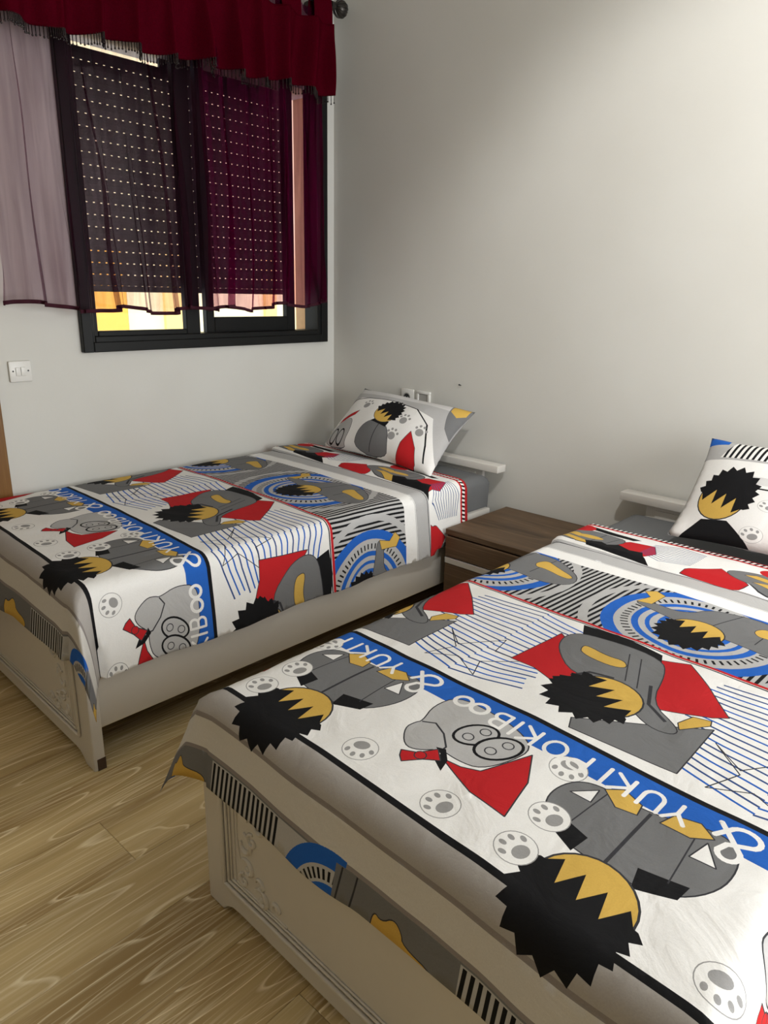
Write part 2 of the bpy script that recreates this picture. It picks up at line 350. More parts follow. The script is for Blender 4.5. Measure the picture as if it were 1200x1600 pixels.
# ------------------------------------------------------------------ curtains
CX = XW+.115
rod = tag(empty('curtain_rod', (CX, 2.72, 2.70)), 'dark bronze curtain rod with a patterned ball finial above the window', 'curtain rod')
MB().cyl((0, -1.85, 0), (0, 0, 0), .013).build('pole', MT['rod'], rod, .8)
m = MB().cyl((0, 0, 0), (0, .02, 0), .02).cyl((0, .018, 0), (0, .035, 0), .012)
m.build('finial_neck', MT['rod'], rod, .8)
m = MB().ball((0, .068, 0), .036, 20, 12)
for k in range(6):
    a = math.pi*k/6; pts = []
    for q in range(24):
        t = 2*math.pi*q/24; pts.append((.037*math.cos(t)*math.cos(a), .068+.037*math.sin(t), .037*math.cos(t)*math.sin(a)))
    m.tube(pts, .0022, 5, True)
m.build('finial', MT['rod'], rod, .8)
MB().cyl((-.113, -.04, -.0), (0, -.04, 0), .008).cyl((-.115, -.04, 0), (-.107, -.04, 0), .028).build('bracket', MT['rod'], rod, .8)

def sheet_mesh(name, y0, y1, zt, zb, fx, ny, nz, thick=0):
    """hanging cloth: fx(s, t, y, z) -> (dx, dy); s 0..1 along, t 0..1 downward; zb(s) bottom"""
    vs_, fs = [], []
    for j in range(nz+1):
        t = j/nz
        for i in range(ny+1):
            s_ = i/ny; y = y0+(y1-y0)*s_; z = zt(s_)+(zb(s_)-zt(s_))*t
            dx, dy = fx(s_, t, y, z); vs_.append((CX+dx, y+dy, z))
    for j in range(nz):
        for i in range(ny):
            a = j*(ny+1)+i; fs.append((a, a+ny+1, a+ny+2, a+1))
    me = bpy.data.meshes.new(name); me.from_pydata(vs_, [], fs); return smooth(me)
def nz3(a, b, c=0): return noise.noise(Vector((a, b, c)))
# sheer panels
def folds(seed, n, amp, nrib, wid):
    R = random.Random(seed); ph = [R.uniform(0, 6.28) for _ in range(4)]
    rib = [((k+.5+R.uniform(-.35, .35))/nrib, R.uniform(-.05, .07), R.uniform(.014, .036)) for k in range(nrib)]
    def f(s_, t, y, z):
        sw = s_ + .018*math.sin(3.1*t+ph[0]) * t + .02*nz3(s_*3, t*2.2, seed)
        a = amp*(.35+.65*t)*(1+.5*nz3(s_*5, t*1.5, seed+9))
        dx = a*(math.sin(sw*n*6.283+ph[1])+.45*math.sin(sw*n*2.31*6.283+ph[2])+.2*math.sin(sw*n*5.1*6.283+ph[3]+t*2))
        dy = .012*math.sin(sw*n*6.283*1.0+ph[3]+1.2)*(.4+t) + .012*nz3(s_*7, t*3, seed+3)*t
        for c0, dr, A in rib:
            c = c0+dr*t+.025*nz3(t*2.5, c0*9, seed); q = (s_-c)/(A*.42); th_ = math.tanh(q)
            dy -= A*(th_-2*s_+1)*wid*(.5+.6*t); dx += .010*(1-th_*th_)*math.sin(q*1.5)
        return dx, dy
    return f
def hem_wave(base, seed, amp):
    return lambda s_: base + amp*math.sin(s_*9+seed) + amp*.8*nz3(s_*9, seed) 
def sheer(name, y0, y1, zb, seed, n, amp, mt, label, ny):
    f = folds(seed, n, amp, 13 if seed == 3 else 10, y1-y0)
    c = link(name, sheet_mesh(name, y0, y1, lambda s_: 2.66, zb, f, ny, 60), mt)
    tag(c, label, 'curtain')
    m = MB(); pts = []
    for i in range(0, ny+1, 2):
        s_ = i/ny; y = y0+(y1-y0)*s_; z = zb(s_); dx, dy = f(s_, 1, y, z); pts.append((CX+dx, y+dy, z))
    m2 = bmesh.new()
    A = [m2.verts.new((p[0]+.001, p[1], p[2]-.002)) for p in pts]; B = [m2.verts.new((p[0]+.001, p[1], p[2]+.013)) for p in pts]
    A2 = [m2.verts.new((p[0]-.001, p[1], p[2]-.002)) for p in pts]; B2 = [m2.verts.new((p[0]-.001, p[1], p[2]+.013)) for p in pts]
    for i in range(len(pts)-1):
        m2.faces.new((A[i], A[i+1], B[i+1], B[i])); m2.faces.new((A2[i], B2[i], B2[i+1], A2[i+1]))
        m2.faces.new((A[i], A2[i], A2[i+1], A[i+1])); m2.faces.new((B[i], B[i+1], B2[i+1], B2[i]))
    me = bpy.data.meshes.new('hem'); m2.to_mesh(me); m2.free(); smooth(me)
    link('hem', me, MT['hem'], c)
    return c
sheer('sheer_curtain', 1.085, 1.985, lambda s_: 1.325-.028*math.sin(s_*2.6)+.012*math.sin(s_*17)+.008*nz3(s_*12, 4), 3, 7, .020, MT['sheerL'],
      'plum grey sheer curtain panel hanging over the window side next to the light switch', 560)
sheer('sheer_curtain', 1.975, 2.665, lambda s_: 1.300+.035*s_+.012*math.sin(s_*14)+.008*nz3(s_*12, 8), 11, 6, .020, MT['sheerR'],
      'magenta tinted sheer curtain panel hanging over the window side next to the wall corner', 460)
# valance
def vf(s_, t, y, z):
    sw = s_+.035*nz3(s_*4, t*.8, 1)
    a = .040*(.45+.55*t)*(1+1.3*nz3(s_*5, t*.7, 5))
    return .060+a*math.sin(sw*11*6.283)+.007*math.sin(sw*23*6.283+1)+.006*nz3(s_*30, t*2, 3), .010*math.sin(sw*11*6.283+1.3)
vzb = lambda s_: 2.255+.055*s_+.010*math.sin(s_*24)+.008*nz3(s_*9, 2)
val = link('curtain_valance', sheet_mesh('curtain_valance', .98, 2.675, lambda s_: 2.60, vzb, vf, 420, 24), MT['velvet'])
sd = val.modifiers.new('thickness', 'SOLIDIFY'); sd.thickness = .003
tag(val, 'dark red velvet valance with a beaded fringe across the curtain rod', 'valance')
for k in range(9):
    y = 1.03+k*.196
    m = MB()
    pts = [(CX+.026, 2.58), (CX+.024, 2.66), (CX+.017, 2.715), (CX, 2.722), (CX-.017, 2.715), (CX-.022, 2.66), (CX-.022, 2.58)]
    inn = [(CX-.019, 2.58), (CX-.019, 2.66), (CX-.0145, 2.711), (CX, 2.7175), (CX+.0145, 2.711), (CX+.021, 2.66), (CX+.023, 2.58)]
    m.prism(pts+inn, 'y', y, y+.115)
    m.build('tab_loop', MT['velvet'], val, .6)
m = MB(); mb = MB()
NB = 230
for k in range(NB):
    s_ = (k+.5)/NB; y = .98+1.695*s_; z = vzb(s_); dx, dy = vf(s_, 1, y, z); L = .024+.012*random.random()
    m.cyl((CX+dx, y+dy, z-L), (CX+dx, y+dy, z+.002), .0018, .0018, 5)
    m.ball((CX+dx, y+dy, z-L), .004, 6, 4); m.ball((CX+dx, y+dy, z-L*.5), .0024, 6, 4)
f = m.build('bead_fringe', MT['bead'], val, .8); f['kind'] = 'stuff'

# ------------------------------------------------------------------ wall fittings
sw = tag(empty('light_switch', (XW, 1.137, 1.07)), 'white double light switch on the wall below the curtain', 'switch')
MB().box(0, .012, -.043, .043, -.041, .041, .005).build('plate', MT['plastic'], sw, .7)
for k in (-1, 1): MB().box(.012, .016, -.0195 if k < 0 else .0005, -.0005 if k < 0 else .0195, -.017, .017, .002).build('rocker', MT['plastic'], sw, .7)
for k in (-1, 1): MB().cyl((.0115, k*.029, .002), (.0128, k*.029, .002), .0034, None, 10).build('screw', MT['pin'], sw)
s1 = tag(empty('wall_socket', (-2.42, YB, .878)), 'white wall socket with a round well behind the pillow', 'socket')
m = MB(); m.box(-.042, .042, -.011, 0, -.042, .042, .004); m.build('plate', MT['plastic'], s1, .7)
MB().cyl((0, -.0105, 0), (0, -.0135, 0), .024, None, 24).build('well', MT['plasticd'], s1, .7)
MB().cyl((0, -.0136, 0), (0, -.0142, 0), .019, None, 24).build('well_floor', MT['pin'], s1, .7)
for k in (-1, 1): MB().cyl((k*.0095, -.0143, 0), (k*.0095, -.0155, 0), .004, None, 10).build('contact', MT['alu'], s1, .7)
s2 = tag(empty('blank_plate', (-2.314, YB, .876)), 'blank outlet plate with a recessed grey centre beside the socket', 'outlet plate')
m = MB(); m.box(-.044, .044, -.012, 0, -.042, -.028, .002).box(-.044, .044, -.012, 0, .028, .042, .002).box(-.044, -.030, -.012, 0, -.028, .028, .002).box(.030, .044, -.012, 0, -.028, .028, .002)
m.build('surround', MT['plastic'], s2, .7)
MB().box(-.030, .030, -.006, 0, -.028, .028).build('centre', MT['plasticd'], s2)
nl = MB().cyl((0, 0, 0), (.001, -.014, .004), .0022, .0018, 8).ball((.001, -.015, .004), .0042, 8, 6).build('nail', MT['pin'], None, .8, (-2.085, YB, .971))
tag(nl, 'small dark nail in the bare wall above the bed head', 'nail')

# ------------------------------------------------------------------ nightstand
ns = tag(empty('nightstand', (-1.765, 2.36, 0)), 'brown wood veneer nightstand with two drawers between the beds', 'nightstand')
NW, ND, NH = .50, .478, .424
MB().box(0, NW, 0, ND, NH-.026, NH, .002, 1).build('top', MT['wenge'], ns)
MB().box(.004, .022, .014, ND, .04, NH-.026).build('side_panel', MT['wenge'], ns)
MB().box(NW-.022, NW-.004, .014, ND, .04, NH-.026).build('side_panel', MT['wenge'], ns)
MB().box(.022, NW-.022, ND-.012, ND, .04, NH-.026).build('back_panel', MT['wenge'], ns)
MB().box(.022, NW-.022, .02, ND-.012, .04, .058).build('bottom_panel', MT['wenge'], ns)
for z0, z1 in ((.30, NH-.032), (.075, .268)):
    d = MB().box(.006, NW-.006, -.003, .014, z0, z1, .0015, 1).build('drawer', MT['wenge'], ns)
    MB().box(.006, NW-.006, -.005, .014, z0-.030 if z0 > .2 else z1+.002, z0-.004 if z0 > .2 else z1+.004, .001, 1).build('handle_strip', MT['alu'], d)
for a in (.03, NW-.07):
    for b_ in (.03, ND-.07): MB().box(a, a+.04, b_, b_+.04, 0, .04).build('foot', MT['wenge'], ns)

# ------------------------------------------------------------------ beds
BW = 1.12; RZ = math.radians(-1.2)
def make_bed(loc, L, label):
    b = tag(empty('bed_frame', loc, RZ), label, 'bed', 'white beds')
    top = .50; fw = .085
    # footboard outline with two feet and a raised, curved apron
    pts = [(0, 0), (.058, 0), (.066, .010), (.078, .020), (.096, .030), (.125, .033)]
    out = pts + [(BW-x, z) for x, z in pts[::-1]] + [(BW, top), (0, top)]
    fb = MB().prism(out, 'y', 0, .036).build('footboard', MT['lacquer'], b)
    bv = fb.modifiers.new('edge', 'BEVEL'); bv.width = .004; bv.segments = 2; bv.limit_method = 'ANGLE'
    # stepped panel moulding
    for k, (off, wd, pr) in enumerate(((.075, .012, .0085), (.092, .007, .006), (.104, .005, .0045))):
        x0, x1, z0, z1 = off, BW-off, off+.018, top-off*.45
        m = MB(); pts = [(x0, -.0005, z0), (x1, -.0005, z0), (x1, -.0005, z1), (x0, -.0005, z1)]
        m.box(x0, x1, -pr, .0005, z0-wd/2, z0+wd/2, pr*.45).box(x0, x1, -pr, .0005, z1-wd/2, z1+wd/2, pr*.45)
        m.box(x0-wd/2, x0+wd/2, -pr, .0005, z0, z1, pr*.45).box(x1-wd/2, x1+wd/2, -pr, .0005, z0, z1, pr*.45)
        m.build('moulding', MT['lacquer'], fb, .8)
    # carved scrolls at both sides of the panel
    for sgn in (0, 1):
        m = MB()
        def X(x): return x if not sgn else BW-x
        def scroll(cx, cz, r0, r1, a0, a1, th=.0062):
            pts = []; n = 22
            for i in range(n+1):
                t = i/n; a = math.radians(a0+(a1-a0)*t); r = r0+(r1-r0)*t
                pts.append((X(cx+r*math.cos(a)), -.0005, cz+r*math.sin(a)))
            m.tube(pts, [th*(.6+.5*math.sin(math.pi*i/n)) for i in range(n+1)], 7)
        scroll(.205, .330, .038, .012, 200, -160); scroll(.160, .345, .020, .006, 20, 330, .0052)
        scroll(.185, .275, .018, .006, 80, 420, .0052); scroll(.155, .250, .030, .008, 90, -200)
        scroll(.165, .190, .024, .007, 140, -150); scroll(.210, .175, .016, .005, 180, -120, .0052)
        scroll(.150, .150, .018, .006, 90, 400, .0052); scroll(.215, .140, .026, .007, 150, -170)
        scroll(.265, .150, .016, .005, 200, -90, .0052); scroll(.170, .400, .026, .008, 260, 0)
        m.tube([(X(.118), -.0005, .13), (X(.118), -.0005, .36), (X(.126), -.0005, .40), (X(.145), -.0005, .425)], .003, 7)
        m.tube([(X(.130), -.0005, .34), (X(.128), -.0005, .26), (X(.136), -.0005, .20)], .003, 7)
        m.tube([(X(.125), -.0005, .128), (X(.30), -.0005, .128)], .0026, 7)
        for (a, c, r) in ((.160, .345, .007), (.185, .275, .006), (.205, .330, .008), (.150, .150, .006), (.165, .190, .007), (.215, .140, .008), (.265, .150, .005)):
            m.ball((X(a), -.001, c), r, 10, 6, (1, .55, 1))
        m.build('carving', MT['lacquer'], fb, .9)
    for x0 in (.008, BW-.034):
        MB().box(x0, x0+.026, .036, L-.065, .135, .425, .003).build('side_rail', MT['lacquer'], b, .6)
    MB().box(.034, BW-.034, .036, L-.065, .28, .30).build('slat_base', MT['wenge'], b)
    hb = MB().box(.09, BW-.09, L-.028, L-.008, .02, .600, .003).build('headboard', MT['lacquer'], b, .6)
    MB().box(-.012, BW+.022, L-.068, L, .598, .632, .003).build('top_cap', MT['lacquer'], hb, .6)
    MB().box(.13, BW-.13, L-.034, L-.027, .30, .575, .003).build('raised_panel', MT['lacquer'], hb, .6)
    return b
B1, B2 = Vector((-2.960, .7935, 0)), Vector((-1.21, .745, 0))
L1, L2 = 2.055, 2.09
bed1 = make_bed(B1, L1, 'white lacquered bed along the window wall, one side against the wall')
bed2 = make_bed(B2, L2, 'white lacquered bed standing away from the window, beyond the nightstand')
MB().prism([(BW-.012, 0), (BW+.0006, 0), (BW+.0006, .040), (BW-.006, .036), (BW-.012, .024)], 'y', .010, .0365).build('chipped_edge', MT['chip'], bed1)
bed1.children[-1]['label'] = 'dark chipped corner of the foot'

def make_mattress(loc, L, zt, label):
    # rounded block with a slightly crowned top, grey fitted sheet
    x0, x1, y0, y1, z0 = .038, BW-.038, .06, L-.038, .302
    nx, ny = 34, 60; vs_, fs = [], []
    def P(a, b_):
        # a,b in 0..1 over top; rounded corners by superellipse edge drop
        x = x0+(x1-x0)*a; y = y0+(y1-y0)*b_
        e = min(a*(x1-x0), (1-a)*(x1-x0), b_*(y1-y0), (1-b_)*(y1-y0)); r = .045
        d = 0 if e >= r else r-math.sqrt(max(0, r*r-(r-e)**2))
        z = zt-d+.004*nz3(x*6, y*5, zt*9)+.003*math.sin(math.pi*a)
        return x, y, z
    for j in range(ny+1):
        for i in range(nx+1):
            # concentrate samples near the rim
            g = lambda t: .5-.5*math.cos(math.pi*t)
            vs_.append(P(g(i/nx), g(j/ny)))
    W_ = nx+1
    for j in range(ny):
        for i in range(nx): fs.append((j*W_+i, j*W_+i+1, (j+1)*W_+i+1, (j+1)*W_+i))
    rim = [i for i in range(W_)] + [j*W_+nx for j in range(1, ny+1)] + [ny*W_+i for i in range(nx-1, -1, -1)] + [j*W_ for j in range(ny-1, 0, -1)]
    prev = rim
    for q in range(1, 9):
        cur = []
        z = (zt-.045)+(z0-(zt-.045))*q/8
        for k, idx in enumerate(rim):
            v = vs_[idx]; cx = (x0+x1)/2; cy = (y0+y1)/2
            wob = .0035*math.sin(v[0]*46+v[1]*46+.9*math.sin(v[1]*17))*min(1, q/3)
            dx = (1 if v[0] > x1-.001 else -1 if v[0] < x0+.001 else 0)*wob; dy = (1 if v[1] > y1-.001 else -1 if v[1] < y0+.001 else 0)*wob
            cur.append(len(vs_)); vs_.append((v[0]+dx, v[1]+dy, z))
        n = len(rim)
        for k in range(n): fs.append((prev[k], cur[k], cur[(k+1) % n], prev[(k+1) % n]))
        prev = cur
    fs.append(tuple(prev))
    me = bpy.data.meshes.new('mattress'); me.from_pydata(vs_, [], fs)
    bmm = bmesh.new(); bmm.from_mesh(me); bmesh.ops.recalc_face_normals(bmm, faces=bmm.faces); bmm.to_mesh(me); bmm.free()
    smooth(me, 1.0)
    o = link('mattress', me, MT['sheet'], None, loc); o.rotation_euler = (0, 0, RZ)
    tag(o, label, 'mattress', 'mattresses in grey fitted sheets')
Z1, Z2 = .590, .566
make_mattress(B1, L1, Z1-.012, 'mattress in a grey fitted sheet on the bed along the window wall')
make_mattress(B2, L2, Z2-.012, 'mattress in a grey fitted sheet on the bed away from the window')

# ------------------------------------------------------------------ printed cotton: flat print cut into the cloth mesh
C = dict(white=(.80, .79, .765), black=(.010, .010, .011), grey=(.165, .166, .168), lgrey=(.44, .435, .43), yellow=(.60, .385, .085),
         red=(.48, .018, .022), blue=(.020, .115, .47), navy=(.035, .075, .22), paw=(.30, .295, .29), bandg=(.40, .375, .35), bandh=(.60, .58, .54),
         bandl=(.26, .235, .225), line=(.04, .04, .045), sheet=(.15, .152, .155), pale=(.62, .61, .60))
class Print:
    def __init__(s): s.p = []
    def poly(s, pts, c): s.p.append(([tuple(p) for p in pts], C[c]))
    def rect(s, u0, u1, v0, v1, c): s.poly([(u0, v0), (u1, v0), (u1, v1), (u0, v1)], c)
    def oval(s, c, rx, ry, col, rot=0, n=26):
        ca, sa = math.cos(rot), math.sin(rot)
        s.poly([(c[0]+rx*math.cos(t)*ca-ry*math.sin(t)*sa, c[1]+rx*math.cos(t)*sa+ry*math.sin(t)*ca) for t in (2*math.pi*k/n for k in range(n))], col)
    def stroke(s, pts, wd, col, joints=False):
        for (a, b) in zip(pts[:-1], pts[1:]):
            a = Vector(a[:2]); b = Vector(b[:2]); d = b-a
            if d.length < 1e-6: continue
            d.normalize(); n = Vector((-d.y, d.x))*wd/2; e = d*(wd*.18)
            s.poly([a-n-e, b-n+e, b+n+e, a+n-e], col)
        if joints:
            for p in pts: s.oval(p, wd/2, wd/2, col, 0, 8)
    def outline(s, pts, wd, col): s.stroke(list(pts)+[pts[0]], wd, col)
    def arc(s, c, r, wd, a0, a1, col, n=40, ry=None):
        ry = ry or r
        s.stroke([(c[0]+r*math.cos(math.radians(a0+(a1-a0)*k/n)), c[1]+ry*math.sin(math.radians(a0+(a1-a0)*k/n))) for k in range(n+1)], wd, col)
    def blob(s, pts, col, line=.0028):
        if len(pts) > 6 and col != 'red' and line:
            for _ in range(2):
                pts = [(a[0]*k+b[0]*(1-k), a[1]*k+b[1]*(1-k)) for a, b in zip(pts, list(pts[1:])+[pts[0]]) for k in (.75, .25)]
        s.poly(pts, col)
        if line: s.outline(pts, line, 'line')
    def pawmark(s, c, r, ang):
        s.oval(c, r, r, 'paw', 0, 26); s.oval(c, r-.0018, r-.0018, 'white', 0, 26)
        d = Vector((math.cos(ang), math.sin(ang))); n = Vector((-d.y, d.x)); c = Vector(c[:2])
        s.oval(c-d*r*.30, r*.36, r*.46, 'paw', ang, 18)
        for k, (a, b) in enumerate(((.18, -.66), (.55, -.26), (.55, .26), (.18, .66))):
            s.oval(c+d*r*a+n*r*b, r*.20, r*.14, 'paw', ang+b*.5, 12)
    def tuft(s, c, R, ang, spread=1.0, face='yellow', asp=1.0):
        """plain stand-in motif: a yellow disc half covered by a jagged black patch"""
        c = Vector(c[:2]); s.oval(c, R*1.02, R*1.02*asp, 'line', 0, 28); s.oval(c, R*.97, R*.97*asp, face, 0, 28)
        pts = []
        n = 12
        for k in range(2*n+1):
            a = ang+math.radians(-96+192*k/(2*n)); r = R*(1.16+.42*spread*math.cos(a-ang)**2*(1 if math.cos(a-ang) > 0 else 0))*(1.10 if k % 2 else .94)
            pts.append(c+Vector((math.cos(a), math.sin(a)))*r)
        d = Vector((math.cos(ang), math.sin(ang))); nn = Vector((-d.y, d.x))
        for k in range(9):
            t = 1-2*k/8; pts.append(c+nn*(t*R*.98)+d*R*(-.12 if k in (0, 8) else -.42 if k % 2 else .22))
        s.poly([(p[0], c.y+(p[1]-c.y)*asp) for p in pts], 'black')
def letter(P, ch, c, h, wd, ang, col='white'):
    """rounded capital letter centred at c, text direction at angle ang"""
    ca, sa = math.cos(ang), math.sin(ang)
    def arcp(cx, cy, rx, ry, a0, a1, n=10): return [(cx+rx*math.cos(math.radians(a0+(a1-a0)*k/n)), cy+ry*math.sin(math.radians(a0+(a1-a0)*k/n))) for k in range(n+1)]
    G = {'Y': [[(-.35, .5), (0, .02), (.35, .5)], [(0, .02), (0, -.5)]], 'U': [[(-.33, .5), (-.33, -.1)]+arcp(0, -.15, .33, .35, 180, 360)+[(.33, .5)]],
         'K': [[(-.28, .5), (-.28, -.5)], [(.32, .5), (-.26, -.02), (.34, -.5)]], 'I': [[(0, .5), (0, -.5)]],
         'P': [[(-.28, -.5), (-.28, .5), (.05, .5)]+arcp(.05, .24, .26, .26, 90, -90)+[(-.28, -.02)]], 'O': [arcp(0, 0, .40, .48, 90, 450, 22)],
         'B': [[(-.28, -.5), (-.28, .5), (.05, .5)]+arcp(.05, .25, .22, .25, 90, -90)+[(-.28, 0)], [(.05, 0)]+arcp(.06, -.25, .26, .25, 90, -90)+[(-.28, -.5)]],
         'o': [arcp(0, -.05, .36, .36, 90, 450, 18)],
         '&': [[(.45, -.5), (-.18, .22)]+arcp(.0, .36, .22, .24, 200, 10, 10)+[(.12, .12), (-.22, -.08)]+arcp(-.10, -.32, .32, .26, 140, 330, 10)+[(.42, 0.0)]]}[ch]
    for st in G:
        pts = [(c[0]+h*(x*ca-y*sa), c[1]+h*(x*sa+y*ca)) for x, y in st]
        P.stroke(pts, wd, col, True)
def densify(pts, mx):
    out = []
    n = len(pts)
    for i in range(n):
        a, b = Vector(pts[i]), Vector(pts[(i+1) % n]); k = max(1, math.ceil((b-a).length/mx))
        out += [a+(b-a)*(q/k) for q in range(k)]
    return out
def cut(polys, rect, step, mx, base):
    """triangulate the cloth rectangle along every printed edge; returns points, triangles, colour per triangle"""
    u0, u1, v0, v1 = rect; vs_, fs, cols = [], [], []
    def add(pts):
        ar = sum(pts[i-1][0]*pts[i][1]-pts[i][0]*pts[i-1][1] for i in range(len(pts)))
        if ar < 0: pts = pts[::-1]          # every outline counter-clockwise
        i0 = len(vs_); vs_.extend(Vector((p[0], p[1])) for p in pts); fs.append(list(range(i0, i0+len(pts))))
    add(densify([(u0, v0), (u1, v0), (u1, v1), (u0, v1)], step)); cols.append(base)
    for pts, c in polys:
        us = [p[0] for p in pts]; vv = [p[1] for p in pts]
        if max(us) < u0 or min(us) > u1 or max(vv) < v0 or min(vv) > v1: continue
        add(densify(pts, mx)); cols.append(c)
    R = random.Random(3)
    nu, nv = int((u1-u0)/step), int((v1-v0)/step)
    for j in range(1, nv):
        for i in range(1, nu):
            vs_.append(Vector((u0+(u1-u0)*(i+(.5 if j % 2 else 0))/nu+R.uniform(-.001, .001), v0+(v1-v0)*j/nv+R.uniform(-.001, .001))))
    V, E_, F_, _, _, OF = delaunay_2d_cdt(vs_, [], fs, 0, 1e-5, True)
    pts, tris, tc = [v.copy() for v in V], [], []
    for f, of in zip(F_, OF):
        if not of: continue
        cx = sum(V[i].x for i in f)/3; cy = sum(V[i].y for i in f)/3
        if cx < u0 or cx > u1 or cy < v0 or cy > v1: continue
        tris.append(tuple(f)); tc.append(cols[max(of)])
    return pts, tris, tc
def print_mesh(name, pts3, tris, tcol):
    me = bpy.data.meshes.new(name); me.from_pydata([tuple(p) for p in pts3], [], tris)
    at = me.color_attributes.new('print', 'FLOAT_COLOR', 'CORNER')
    buf = []
    for c in tcol: buf.extend((*c, 1.0)*3)
    at.data.foreach_set('color', buf)
    bm_ = bmesh.new(); bm_.from_mesh(me)
    bmesh.ops.delete(bm_, geom=[v for v in bm_.verts if not v.link_faces], context='VERTS'); bm_.to_mesh(me); bm_.free()
    return smooth(me)

# ---- the bedspread's flat pattern, in metres on the cloth (u across, v from the foot end)
PER = .672; PA = math.radians(-1.3)
def rot2(p, a, c=(.5, .8)):
    x, y = p[0]-c[0], p[1]-c[1]; return (c[0]+x*math.cos(a)-y*math.sin(a), c[1]+x*math.sin(a)+y*math.cos(a))
def px(u, v, z=.566):
    """photo pixel on the bed away from the window -> flat pattern coordinates"""
    w_ = at_z(u, v, z)-B2; c, s = math.cos(-RZ), math.sin(-RZ)
    return rot2((w_.x*c-w_.y*s, w_.x*s+w_.y*c), -PA)
def z5(*pts): return [px(760+x/2.727, 850+y/2.727) for x, y in pts]
def z4(*pts): return [px(380+x/2.857, 950+y/2.857) for x, y in pts]
def zd(*pts): return [px(900+x/4, 780+y/4, .585) for x, y in pts]
VT = 1.70            # head end of the cloth
def spread_pattern():
    P = Print(); R = range(-1, 3)
    U0, U1 = -.6, 1.9
    sh_ = lambda pts, k: [(p[0]+k*PER, p[1]) for p in pts]
    # circle band
    P.rect(U0, U1, .90, 1.30, 'lgrey')
    u = U0
    while u < U1: P.poly([(u, .91), (u+.0085, .91), (u+.0085+.01, 1.30), (u+.01, 1.30)], 'black'); u += .0178
    cc = (.655, 1.085)
    for k in R:
        c = (cc[0]+k*PER, cc[1])
        P.arc(c, .285, .026, 0, 360, 'lgrey', 60)
        P.oval(c, .232, .232, 'lgrey', 0, 48); P.arc(c, .222, .034, 0, 360, 'blue', 56)
        for q in range(60):
            a = 2*math.pi*q/60; d = Vector((math.cos(a), math.sin(a))); P.stroke([Vector(c)+d*.168, Vector(c)+d*.186], .0065, 'black')
        P.arc(c, .150, .018, 0, 360, 'blue', 44); P.arc(c, .118, .012, 0, 360, 'blue', 36); P.arc(c, .085, .016, 0, 360, 'blue', 30)
        P.blob([(c[0]+x, c[1]+y) for x, y in ((-.20, .05), (-.16, .085), (-.06, .075), (-.01, .17), (.12, .20), (.26, .12), (.30, .03), (.22, -.02), (.12, .0), (-.02, .0), (-.10, .03))], 'grey')
        P.stroke([(c[0]+.02, c[1]+.04), (c[0]+.06, c[1]+.19)], .003, 'line'); P.stroke([(c[0]+.14, c[1]+.03), (c[0]+.15, c[1]+.17)], .003, 'line')
        P.blob([(c[0]+x, c[1]+y) for x, y in ((-.19, .06), (-.175, .115), (-.205, .145), (-.18, .17), (-.145, .15), (-.15, .07))], 'yellow', .002)
        P.blob([(c[0]+x, c[1]+y) for x, y in ((.11, .11), (.13, .15), (.17, .13), (.27, .085), (.255, .055), (.16, .085), (.13, .08))], 'yellow', .002)
        P.tuft((c[0]+.005, c[1]-.01), .072, math.radians(-105))
    # cape band on white
    P.rect(U0, U1, .43, .908, 'white'); P.rect(U0, U1, .905, .915, 'red'); P.rect(U0, U1, .898, .903, 'line')
    for k in R:
        m0 = .655+PER*(k+.5)
        for i in range(18):
            v0 = .458+i*.0248
            if abs(v0-.68) > .23: continue
            e = .70+(v0-.70)*.80; s0 = .03+.07*((i*7) % 5)/5
            P.stroke([(m0-.20+s0*.3, e+.01), (m0-.09, (v0+e)/2+.006), (m0+.02, v0+.004)], .0052, 'navy' if i % 3 else 'blue')
            P.stroke([(m0+.02, v0), (m0+.10, (v0+e)/2-.004), (m0+.20-s0*.3, e)], .0052, 'blue' if i % 3 else 'navy')
        for pts in (z4((932, 95), (960, 165), (1175, 145), (1125, 195), (1250, 240), (1057, 240), (1025, 300), (960, 220), (810, 203), (950, 175)),):
            P.outline(sh_(pts, k), .0026, 'line')
        q_ = sh_(z5((360, 750), (970, 795), (810, 980), (350, 790)), k); P.poly(q_, 'grey'); P.outline(q_, .0028, 'line')
        P.blob(sh_(z5((105, 485), (320, 385), (400, 480), (420, 600), (270, 585), (200, 530)), k), 'red')
        P.blob(sh_(z5((740, 500), (870, 520), (950, 620), (1035, 745), (960, 745), (730, 710), (650, 620)), k), 'red')
        P.poly(sh_(z5((415, 350), (560, 395), (750, 480), (745, 520), (600, 470), (410, 395)), k), 'black')
        P.poly(sh_(z5((280, 570), (360, 570), (350, 600), (285, 590)), k), 'black')
        P.blob(sh_(z5((410, 385), (560, 430), (750, 500), (765, 560), (700, 680), (820, 790), (800, 820), (690, 785), (600, 700), (540, 600), (360, 560), (300, 450), (330, 395)), k), 'grey')
        P.stroke(sh_(z5((610, 480), (590, 590)), k), .003, 'line'); P.stroke(sh_(z5((660, 500), (640, 620)), k), .003, 'line')
        P.stroke(sh_(z5((360, 565), (440, 555), (540, 580)), k), .008, 'line'); P.stroke(sh_(z5((700, 610), (690, 690), (760, 760)), k), .008, 'line')
        P.blob(sh_(z5((405, 445), (430, 440), (520, 490), (590, 510), (600, 540), (520, 530), (400, 470)), k), 'yellow', .0025)
        P.blob(sh_(z5((815, 765), (880, 740), (960, 760), (955, 780), (820, 795)), k), 'yellow', .0025)
        h_ = z5((500, 655))[0]; P.tuft((h_[0]+k*PER, h_[1]), .082, math.radians(-128))
    # white and grey bars, then the turned-up head end
    P.rect(U0, U1, 1.285, 1.355, 'white'); P.rect(U0, U1, 1.350, 1.352, 'paw'); P.rect(U0, U1, 1.355, 1.440, 'lgrey'); P.rect(U0, U1, 1.430, 1.4335, 'line')
